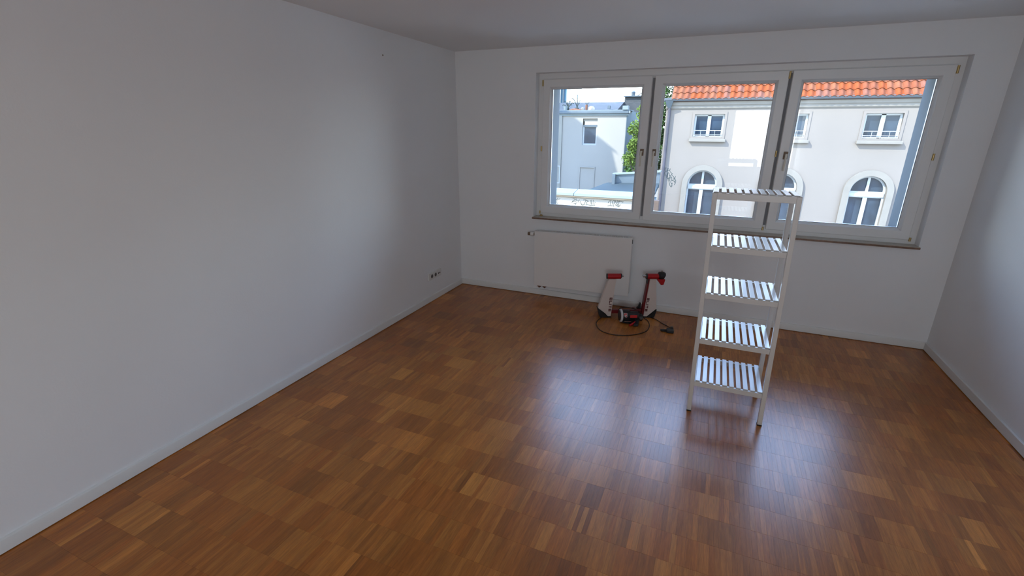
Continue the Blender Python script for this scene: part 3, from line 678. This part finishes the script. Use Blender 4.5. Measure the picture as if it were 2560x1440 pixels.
# ---- flat roofed annex behind it
an = empty('annex', (0, 14, STREET)); tag(an, 'low annex with sloping blue-grey felt roof behind the coped wall', 'building')
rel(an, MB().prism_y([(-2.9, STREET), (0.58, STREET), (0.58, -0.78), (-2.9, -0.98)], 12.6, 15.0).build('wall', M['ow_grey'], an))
rf = MB(); 
rf.hexa([(-3.0, 12.4, -1.02), (0.64, 12.4, -0.84), (0.62, 15.0, -0.36), (-1.6, 15.0, -0.44)], [(-3.0, 12.4, -0.92), (0.64, 12.4, -0.74), (0.62, 15.0, -0.24), (-1.45, 15.0, -0.30)])
rel(an, rf.build('felt_roof', M['bitumen'], an))
rel(an, MB().prism_y([(-1.18, -0.42), (0.62, -0.42), (0.62, 0.19), (-1.18, 0.02)], 15.0, 15.2).build('upstand', M['zinc'], an))
rel(an, MB().prism_y([(-1.24, 0.02), (0.64, 0.19), (0.64, 0.25), (-1.24, 0.08)], 14.93, 15.27).build('upstand_cap', M['ow_cap'], an))
rel(an, MB().box(-1.22, -1.10, 14.80, 14.92, -0.40, 0.06).build('rain_pipe', M['zinc'], an))

# ---- white house
wh = empty('white_house', (-6, 23, STREET)); tag(wh, 'white rendered house with a small roller-shutter window seen through the left sash', 'building')
YH = 23.0
outer = rect(-5.93, -2.28, STREET, 2.52); w1 = rect(-4.72, -3.88, 0.93, 2.37)
rel(wh, link('facade', plate([outer, w1], YH, YH+0.3), M['ow_white'], wh))
rel(wh, MB().box(-12.0, -5.93, YH-0.10, YH+0.3, STREET, 2.52).build('wing_wall', M['ow_cream'], wh))
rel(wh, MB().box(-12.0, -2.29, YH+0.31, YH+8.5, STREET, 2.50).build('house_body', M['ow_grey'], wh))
rel(wh, MB().prism_x([(YH, STREET), (YH+9.0, STREET), (YH+9.0, 2.80), (YH, 2.80)], -2.285, -2.26).build('side_wall', M['ow_grey'], wh))  # shade of this side is put into its grey-blue colour
rel(wh, MB().box(-2.262, -2.235, 24.1, 24.9, -0.80, 0.25).build('side_window', M['far_glass'], wh))
# eaves board, gutter and edge sheet
rel(wh, MB().box(-12.2, -2.20, YH-0.07, YH+0.32, 2.52, 2.62).build('eaves_board', M['ow_cap'], wh))
rel(wh, MB().box(-12.2, -2.15, YH-0.15, YH+0.34, 2.62, 2.78).build('gutter', M['zinc'], wh, bevel=0.03))
rel(wh, MB().box(-12.2, -2.14, YH-0.14, YH+1.5, 2.78, 2.82).build('edge_sheet', M['ow_cap'], wh))
rel(wh, MB().box(-2.50, -2.20, YH-0.2, YH+0.2, 2.82, 3.02).build('eaves_end_cap', M['ow_cap'], wh))
rel(wh, MB().prism_x([(YH+1.6, 2.80), (YH+4.0, 3.44), (YH+8.6, 3.44), (YH+8.6, 2.80)], -12.0, -3.19).build('slate_roof', M['slate'], wh))
rel(wh, MB().prism_x([(YH+3.9, 2.80), (YH+4.0, 3.72), (YH+8.6, 3.72), (YH+8.6, 2.80)], -3.19, -2.0).build('slate_dormer', M['slate'], wh))
rel(wh, MB().box(-3.24, -1.95, YH+3.85, YH+4.1, 3.72, 3.78).build('dormer_cap', M['zinc'], wh))
rel(wh, MB().tube([(-2.75, YH+4.4, 3.70), (-2.75, YH+4.4, 3.94), (-2.75, YH+4.4, 4.00), (-2.75, YH+4.4, 4.08)], [0.12, 0.12, 0.14, 0.06], 12).build('vent_pipe', M['zinc'], wh))
rel(wh, MB().tube([(-2.50, YH+4.2, 3.76), (-1.9, YH+4.2, 4.14)], 0.025, 6).build('stay_rod', M['planks'], wh))
rel(wh, MB().box(-3.75, -3.60, YH+1.75, YH+2.0, 2.95, 3.12).build('roof_vent', M['zinc'], wh))
# roller shutter window
fo = casement(wh, -4.72, -3.88, 0.93, 2.03, YH+0.09, frame=0.075); rel(wh, fo)
sb = MB().box(-4.62, -3.88, YH+0.04, YH+0.24, 2.03, 2.22).build('shutter_box', M['far_frame'], wh); rel(wh, sb)
rel(wh, MB().box(-4.72, -3.88, YH+0.13, YH+0.24, 2.22, 2.37).build('window_head', M['ow_white'], wh))
rel(wh, MB().box(-4.69, -3.91, YH+0.06, YH+0.12, 1.93, 2.03).build('shutter_gap', M['zinc'], wh))
# blind niche: raised jambs around a walled-up opening
nb = MB(); nb.box(-4.80, -4.74, YH-0.05, YH, -6.0, -0.30); nb.box(-4.80, -3.86, YH-0.06, YH, -0.33, -0.27); nb.box(-3.905, -3.86, YH-0.05, YH, -6.0, -0.33)
rel(wh, nb.build('blind_window_surround', M['ow_white'], wh))
fo = casement(wh, -6.19, -5.95, -1.30, -0.27, YH-0.115, frame=0.05); rel(wh, fo)

# things on its roof terrace
def spiky(name, label, x, y, z, pot_r, pot_h, blades, mt, potm):
    r = empty(name, (x, y, z)); tag(r, label, 'plant', 'plants on the roof terrace')
    MB().tube([(0, 0, 0), (0, 0, pot_h)], [pot_r*0.8, pot_r], 12).build('pot', potm, r)
    b = MB()
    for (dx, dz, bend, w) in blades:
        p = [Vector((0, 0, pot_h-0.02)), Vector((dx*0.45, 0.02, pot_h+dz*0.62)), Vector((dx*0.85, 0.03, pot_h+dz*0.95)), Vector((dx*1.15, 0.04, pot_h+dz*(0.95-bend)))]
        b.tube(smooth_spline(p, 3), w*0.62, 5)
    b.build('branches', mt, r)
spiky('terrace_plant', 'bare forked plant with two upright stems on the slate terrace edge', -5.30, 23.7, 2.82, 0.12, 0.16, [(-0.32, 0.52, 0, 0.030), (-0.02, 0.72, 0.0, 0.034), (0.18, 0.42, 0.0, 0.026), (-0.16, 0.30, 0.1, 0.03), (0.1, 0.25, 0.1, 0.03)], M['plant'], M['plant'])
spiky('terrace_plant', 'thin plant with arching stems in a tall terracotta pot on the terrace', -4.74, 23.7, 2.82, 0.075, 0.30, [(-0.28, 0.30, 0.02, 0.015), (0.40, 0.30, 0.0, 0.015), (-0.02, 0.30, 0, 0.013), (0.18, 0.22, 0.02, 0.013)], M['plant'], M['terracotta'])
spiky('terrace_plant', 'dark bushy plant beside the white pot at the terrace corner', -5.88, 23.75, 2.82, 0.10, 0.14, [(-0.20, 0.42, 0.05, 0.035), (0.12, 0.40, 0.15, 0.035), (0.30, 0.30, 0.15, 0.03), (-0.05, 0.33, 0.0, 0.04), (0.2, 0.2, 0.1, 0.04), (-0.3, 0.2, 0.1, 0.04)], M['plant'], M['plant'])
def rock(name, label, x, y, z, sx, sy, sz, mt, seed):
    me = bpy.data.meshes.new('rock'); bm = bmesh.new(); bmesh.ops.create_icosphere(bm, subdivisions=2, radius=1)
    q = random.Random(seed)
    for v in bm.verts:
        f = 1+q.uniform(-0.16, 0.16); v.co = Vector((v.co.x*sx*f, v.co.y*sy*f, max(v.co.z, -0.25)*sz*f))
    bm.to_mesh(me); bm.free()
    o = link(name, me, mt); o.location = (x, y, z+0.22*sz); tag(o, label, 'stone', 'stones on the roof terrace'); return o
rock('terrace_stone', 'pale rounded stone at the right end of the terrace rockery', -4.42, 23.55, 2.82, 0.20, 0.15, 0.20, M['rock'], 1)
rock('terrace_stone', 'small yellowish stone left of the tall terracotta pot', -4.90, 23.50, 2.82, 0.13, 0.12, 0.15, M['ow_stone'], 2)
rock('terrace_stone', 'low reddish heap of earth under the forked plant', -5.33, 23.38, 2.82, 0.34, 0.14, 0.09, M['terracotta'], 3)
b = MB().tube([(0, 0, 0), (0, 0, 0.2), (0, 0, 0.24)], [0.09, 0.12, 0.13], 14).build('flower_pot', M['ow_cap']); b.location = (-5.92, 23.45, 2.82); tag(b, 'small white flower pot at the left corner of the roof terrace', 'pot')

# ---- glass stair tower on the far left
gt = empty('glass_tower', (-8.2, 28.0, STREET)); tag(gt, 'tall blue glass tower beyond the left end of the terrace', 'building')
rel(gt, MB().box(-10.5, -8.42, 27.5+4.3, 36, STREET, 9.0).build('tower_body', M['far_blue'], gt))
rel(gt, MB().box(-9.00, -8.86, 27.4+4.3, 27.5+4.3, STREET, 9.0).build('corner_post', M['far_frame'], gt))
rel(gt, MB().box(-8.70, -8.62, 27.4+4.3, 27.5+4.3, STREET, 9.0).build('corner_post', M['zinc'], gt))

# ---- right house with red pantiles
rh = empty('tiled_house', (4, 18, STREET)); tag(rh, 'pale rendered house with orange tiled roof and arched window', 'building')
YR = 18.0; XR0 = 0.30; XR1 = 12.4
def arch(x0, x1, zb, zs, n=18):
    r = (x1-x0)/2; cx = (x0+x1)/2
    return [(x0, zb), (x1, zb)] + [(cx+r*math.cos(a), zs+r*math.sin(a)) for a in [PI*i/n for i in range(n+1)]]
loops = [rect(XR0, XR1, STREET, 3.0)]
wins = [1.50, 4.55, 7.6, 10.65]
for wx in wins:
    loops.append(rect(wx, wx+1.18, 1.47, 2.41)); loops.append(arch(wx+0.02, wx+1.24, -4.0, -0.50))
rel(rh, link('facade', plate(loops, YR, YR+0.35), M['ow_pink'], rh))
rel(rh, MB().box(XR0, XR1, YR+0.6, YR+9, STREET, 2.9).build('house_body', M['ow_pink'], rh))
rel(rh, MB().prism_x([(YR-0.01, 2.60), (YR-0.06, 2.66), (YR-0.06, 2.74), (YR-0.10, 2.79), (YR-0.10, 2.93), (YR, 2.93)], XR0-0.02, XR1).build('cornice', M['ow_stone'], rh))
gp = MB(); k = len(gp.v); prof = [(YR-0.18-0.08*math.cos(a), 3.04-0.11*math.sin(a)) for a in [PI*i/8 for i in range(9)]]
gp.prism_x([(y, z) for y, z in prof] + [(YR-0.11, 3.07), (YR-0.11, 3.05)], 0.16, XR1+0.1)
rel(rh, gp.build('gutter', M['gutter_grey'], rh))
rel(rh, MB().hexa([(0.36, YR-0.16, 2.66), (0.48, YR-0.16, 2.66), (0.48, YR-0.04, 2.66), (0.36, YR-0.04, 2.66)], [(0.24, YR-0.30, 2.95), (0.58, YR-0.30, 2.95), (0.58, YR-0.04, 2.95), (0.24, YR-0.04, 2.95)]).build('rainwater_hopper', M['zinc'], rh))
rel(rh, MB().tube([(0.44, YR-0.10, 2.66), (0.44, YR-0.10, STREET)], 0.065, 12).build('downpipe', M['pipe'], rh))
# roof: sloping board with individual pantiles
th = math.radians(45)
rel(rh, MB().prism_x([(YR-0.20, 2.94), (YR+4.2, 7.3), (YR+4.2, 7.1), (YR-0.05, 2.88)], XR0+0.15, XR1).build('roof', M['planks'], rh))
roof = rh.children[-1]
tw, tl = 0.252, 0.36
tv = []; tf = []; nx = 10
for j, (yy, lift) in enumerate(((0, 0.045), (1, 0.012))):
    for i in range(nx+1):
        u = i/nx; h = 0.036*math.sin(2*PI*u - 0.6) + 0.02
        tv.append((u*(tw+0.02), yy*(tl+0.06), h+lift))
for i in range(nx): tf.append((i, i+1, nx+1+i+1, nx+1+i))
k = len(tv); tv += [(x, y, z-0.018) for x, y, z in tv[:nx+1]]
for i in range(nx): tf.append((i, k+i, k+i+1, i+1))
tme = mesh_from(tv, tf, 'tile'); tme.materials.append(M['tile'])
tms = [tme]
for cc in ((0.100, 0.034, 0.018), (0.112, 0.040, 0.020), (0.098, 0.040, 0.026), (0.125, 0.030, 0.010)):
    m2 = mat('orange_clay_tile', cc, 0.7, var=0.18, vscale=5, spec=0.03); q = tme.copy(); q.materials.clear(); q.materials.append(m2); tms.append(q)
rt = random.Random(3)
more = MB()
for r_ in range(12):
    for c_ in range(int((XR1-0.50)/tw)):
        p_ = (0.50+c_*tw, YR-0.24+r_*tl*math.cos(th), 2.975+r_*tl*math.sin(th))
        if r_ < 5 and c_ < 56:            # the tiles that show: each its own piece
            o = link('tile', rt.choice(tms) if c_ > 1 else tms[2], None, roof)
            o.location = p_; o.rotation_euler = (th, 0, 0)
        else:
            k = len(more.v); ct, st_ = math.cos(th), math.sin(th)
            more.v += [(p_[0]+x, p_[1]+y*ct-z*st_, p_[2]+y*st_+z*ct) for x, y, z in tv]; more.f += [tuple(k+q for q in f_) for f_ in tf]
link('tiles', mesh_from(more.v, more.f, 'tiles'), M['tile'], roof, 'stuff')
for wi, wx in enumerate(wins):
    x0, x1 = wx, wx+1.18
    fo = casement(rh, x0, x1, 1.47, 2.41, YR+0.10, bars=[(wx+0.52, wx+0.66, 1.50, 2.38)], frame=0.065); rel(rh, fo)
    rel(rh, MB().box(wx-0.13, wx+1.33, YR-0.14, YR+0.12, 1.30, 1.42).build('window_ledge', M['ow_stone'], rh, bevel=0.015))
    gd = MB(); gd.tube([(x0+0.02, YR-0.03, 1.76), (x1-0.02, YR-0.03, 1.76)], 0.016, 6); gd.tube([(x0+0.02, YR-0.03, 1.60), (x1-0.02, YR-0.03, 1.60)], 0.010, 6); gd.tube([(x0+0.02, YR-0.03, 1.54), (x1-0.02, YR-0.03, 1.54)], 0.010, 6)
    for q in range(5): xq = x0+0.03+q*(x1-x0-0.06)/4; gd.tube([(xq, YR-0.03, 1.50), (xq, YR-0.03, 1.76)], 0.008, 6)
    rel(rh, gd.build('guard_rail', M['far_frame'], rh))
    sf = MB(); frame_loop(sf, x0-0.09, x1+0.09, 1.42, 2.50, [(0, YR+0.002), (0, YR-0.025), (0.09, YR-0.025), (0.09, YR+0.002)]); rel(rh, sf.build('window_surround', M['ow_pink'], rh))
    # arched window
    ax0, ax1 = wx+0.02, wx+1.24; cx = (ax0+ax1)/2; R_ = (ax1-ax0)/2
    me = plate([arch(ax0-0.22, ax1+0.22, -4.0, -0.50, 24), arch(ax0, ax1, -4.001, -0.50, 24)[::-1]], YR-0.10, YR+0.02)
    rel(rh, link('arch_surround', me, M['ow_stone'], rh))
    fz = -0.50
    outer = arch(ax0, ax1, -4.0, fz, 24)
    fr_ = 0.07
    def qarch(side):
        sgn = -1 if side == 0 else 1; r = R_-fr_; pts = []
        a0 = PI/2 if side == 1 else PI/2
        base = cx + sgn*0.045
        ang = [math.acos(0.045/r)*(1-i/10) for i in range(11)]
        pts = [(base, fz)] + [(cx+sgn*r*math.cos(a), fz+r*math.sin(a)) for a in ang]
        return pts
    lo = [rect(ax0+fr_, cx-0.075, -3.9, fz-0.24), rect(cx+0.075, ax1-fr_, -3.9, fz-0.24)]
    me = plate([outer, qarch(0), qarch(1)] + lo, YR+0.12, YR+0.22)
    fo = link('arched_window', me, M['far_frame'], rh); rel(rh, fo)
    link('pane', plate([arch(ax0+0.02, ax1-0.02, -3.98, fz, 24)], YR+0.19, YR+0.20), M['far_glass'], fo)
    tb = MB().box(ax0+0.03, ax1-0.03, YR+0.08, YR+0.12, fz-0.20, fz-0.05); link('transom', tb.mesh('transom'), M['far_frame'], fo)
g = MB()
for i, st in enumerate(G1): g.ribbon(st, 0.019, YR-0.0005 - 0.0001*i)
rel(rh, g.build('tag_writing', M['graf'], rh))
b = MB(); 

# ---- tree between the two houses
def tree(name, label, x, y, base, height, blobs, nleaf, mt, seed, ls):
    r = empty(name, (x, y, base)); tag(r, label, 'tree', 'trees between the two houses')
    q = random.Random(seed)
    MB().tube([(0, 0, 0), (0.1, 0, height*0.4), (0.0, 0.1, height*0.8), (0.1, 0.1, height*0.97)], [0.16, 0.12, 0.07, 0.02], 8).build('trunk', M['bark'], r)
    br = MB()
    for (bx, bz, rad_) in blobs:
        z0 = max(0.3*height, bz-0.8); br.tube([(0.05, 0.05, z0), (bx*0.6, 0.0, z0+(bz-z0)*0.5), (bx, 0, bz)], [0.05, 0.03, 0.012], 5)
    br.build('branches', M['bark'], r)
    L = MB()
    wsum = [b_[2]**2 for b_ in blobs]
    for i in range(nleaf):
        bx, bz, rad_ = q.choices(blobs, wsum)[0]
        d = Vector((q.gauss(0, 1), q.gauss(0, 1), q.gauss(0, 1))).normalized()*rad_*(q.random()**0.45)
        c = Vector((bx+d.x, d.y, bz+d.z)); n = Vector((q.gauss(0, 1), q.gauss(0, 1)-0.6, q.gauss(0, 1)+0.5)).normalized()
        a = n.orthogonal().normalized(); a = Matrix.Rotation(q.uniform(0, 6.28), 3, n) @ a; bb = n.cross(a); s_ = ls*q.uniform(0.6, 1.3)
        k = len(L.v); L.v += [tuple(c-a*s_), tuple(c+bb*s_*0.5+n*s_*0.1), tuple(c+a*s_), tuple(c-bb*s_*0.5+n*s_*0.1)]; L.f.append((k, k+1, k+2, k+3))
    o = link('foliage', mesh_from(L.v, L.f, 'foliage'), mt, r, 'stuff')
tree('tree', 'light green tree behind the mullion between the houses', -1.15, 20.0, STREET, 10.2, [(-0.28, 6.9, 0.42), (0.1, 7.6, 0.5), (-0.10, 8.3, 0.42), (0.30, 9.1, 0.45), (0.45, 9.9, 0.40), (-0.2, 7.5, 0.3), (0.5, 8.0, 0.5), (0.55, 6.8, 0.5), (0.4, 6.2, 0.5)], 5000, M['leaf2'], 1, 0.068)
tree('tree', 'dark green tree growing beside the downpipe of the tiled house', -0.45, 21.5, STREET, 11.0, [(-0.4, 7.0, 0.5), (0.15, 7.4, 0.5), (0.18, 8.4, 0.5), (0.18, 9.4, 0.5), (-0.2, 8.1, 0.55), (-0.2, 9.2, 0.5), (0.18, 10.1, 0.5), (-0.1, 6.5, 0.55), (0.15, 6.6, 0.5), (0.1, 10.7, 0.5), (-0.95, 6.3, 0.5), (-0.6, 6.7, 0.45), (0.15, 7.9, 0.5), (0.15, 8.9, 0.5)], 9000, M['leaf'], 2, 0.068)

dh = empty('distant_house', (0, 44, STREET)); tag(dh, 'pale distant house glimpsed in the gap behind the trees', 'building')
rel(dh, MB().box(-16, 10, 44, 50, STREET, 0.9).build('wall', M['ow_white'], dh))
rel(dh, MB().prism_x([(43.6, 0.9), (47, 1.35), (50.4, 0.9)], -16.3, 10.3).build('roof', M['slate'], dh))
# ---- unseen thin gable outline, shaped to throw the slanting shade on the white house
MB().prism_y([(-30, STREET), (-10.7, STREET), (-10.75, 9.0), (-10.87, 9.55), (-11.38, 11.10), (-11.03, 10.96), (-13.72, 12.88), (-18.0, 15.9), (-30, 15.9)], 15.9, 16.0).build('wall_shade_gable', M['ow_white'], kind='structure')
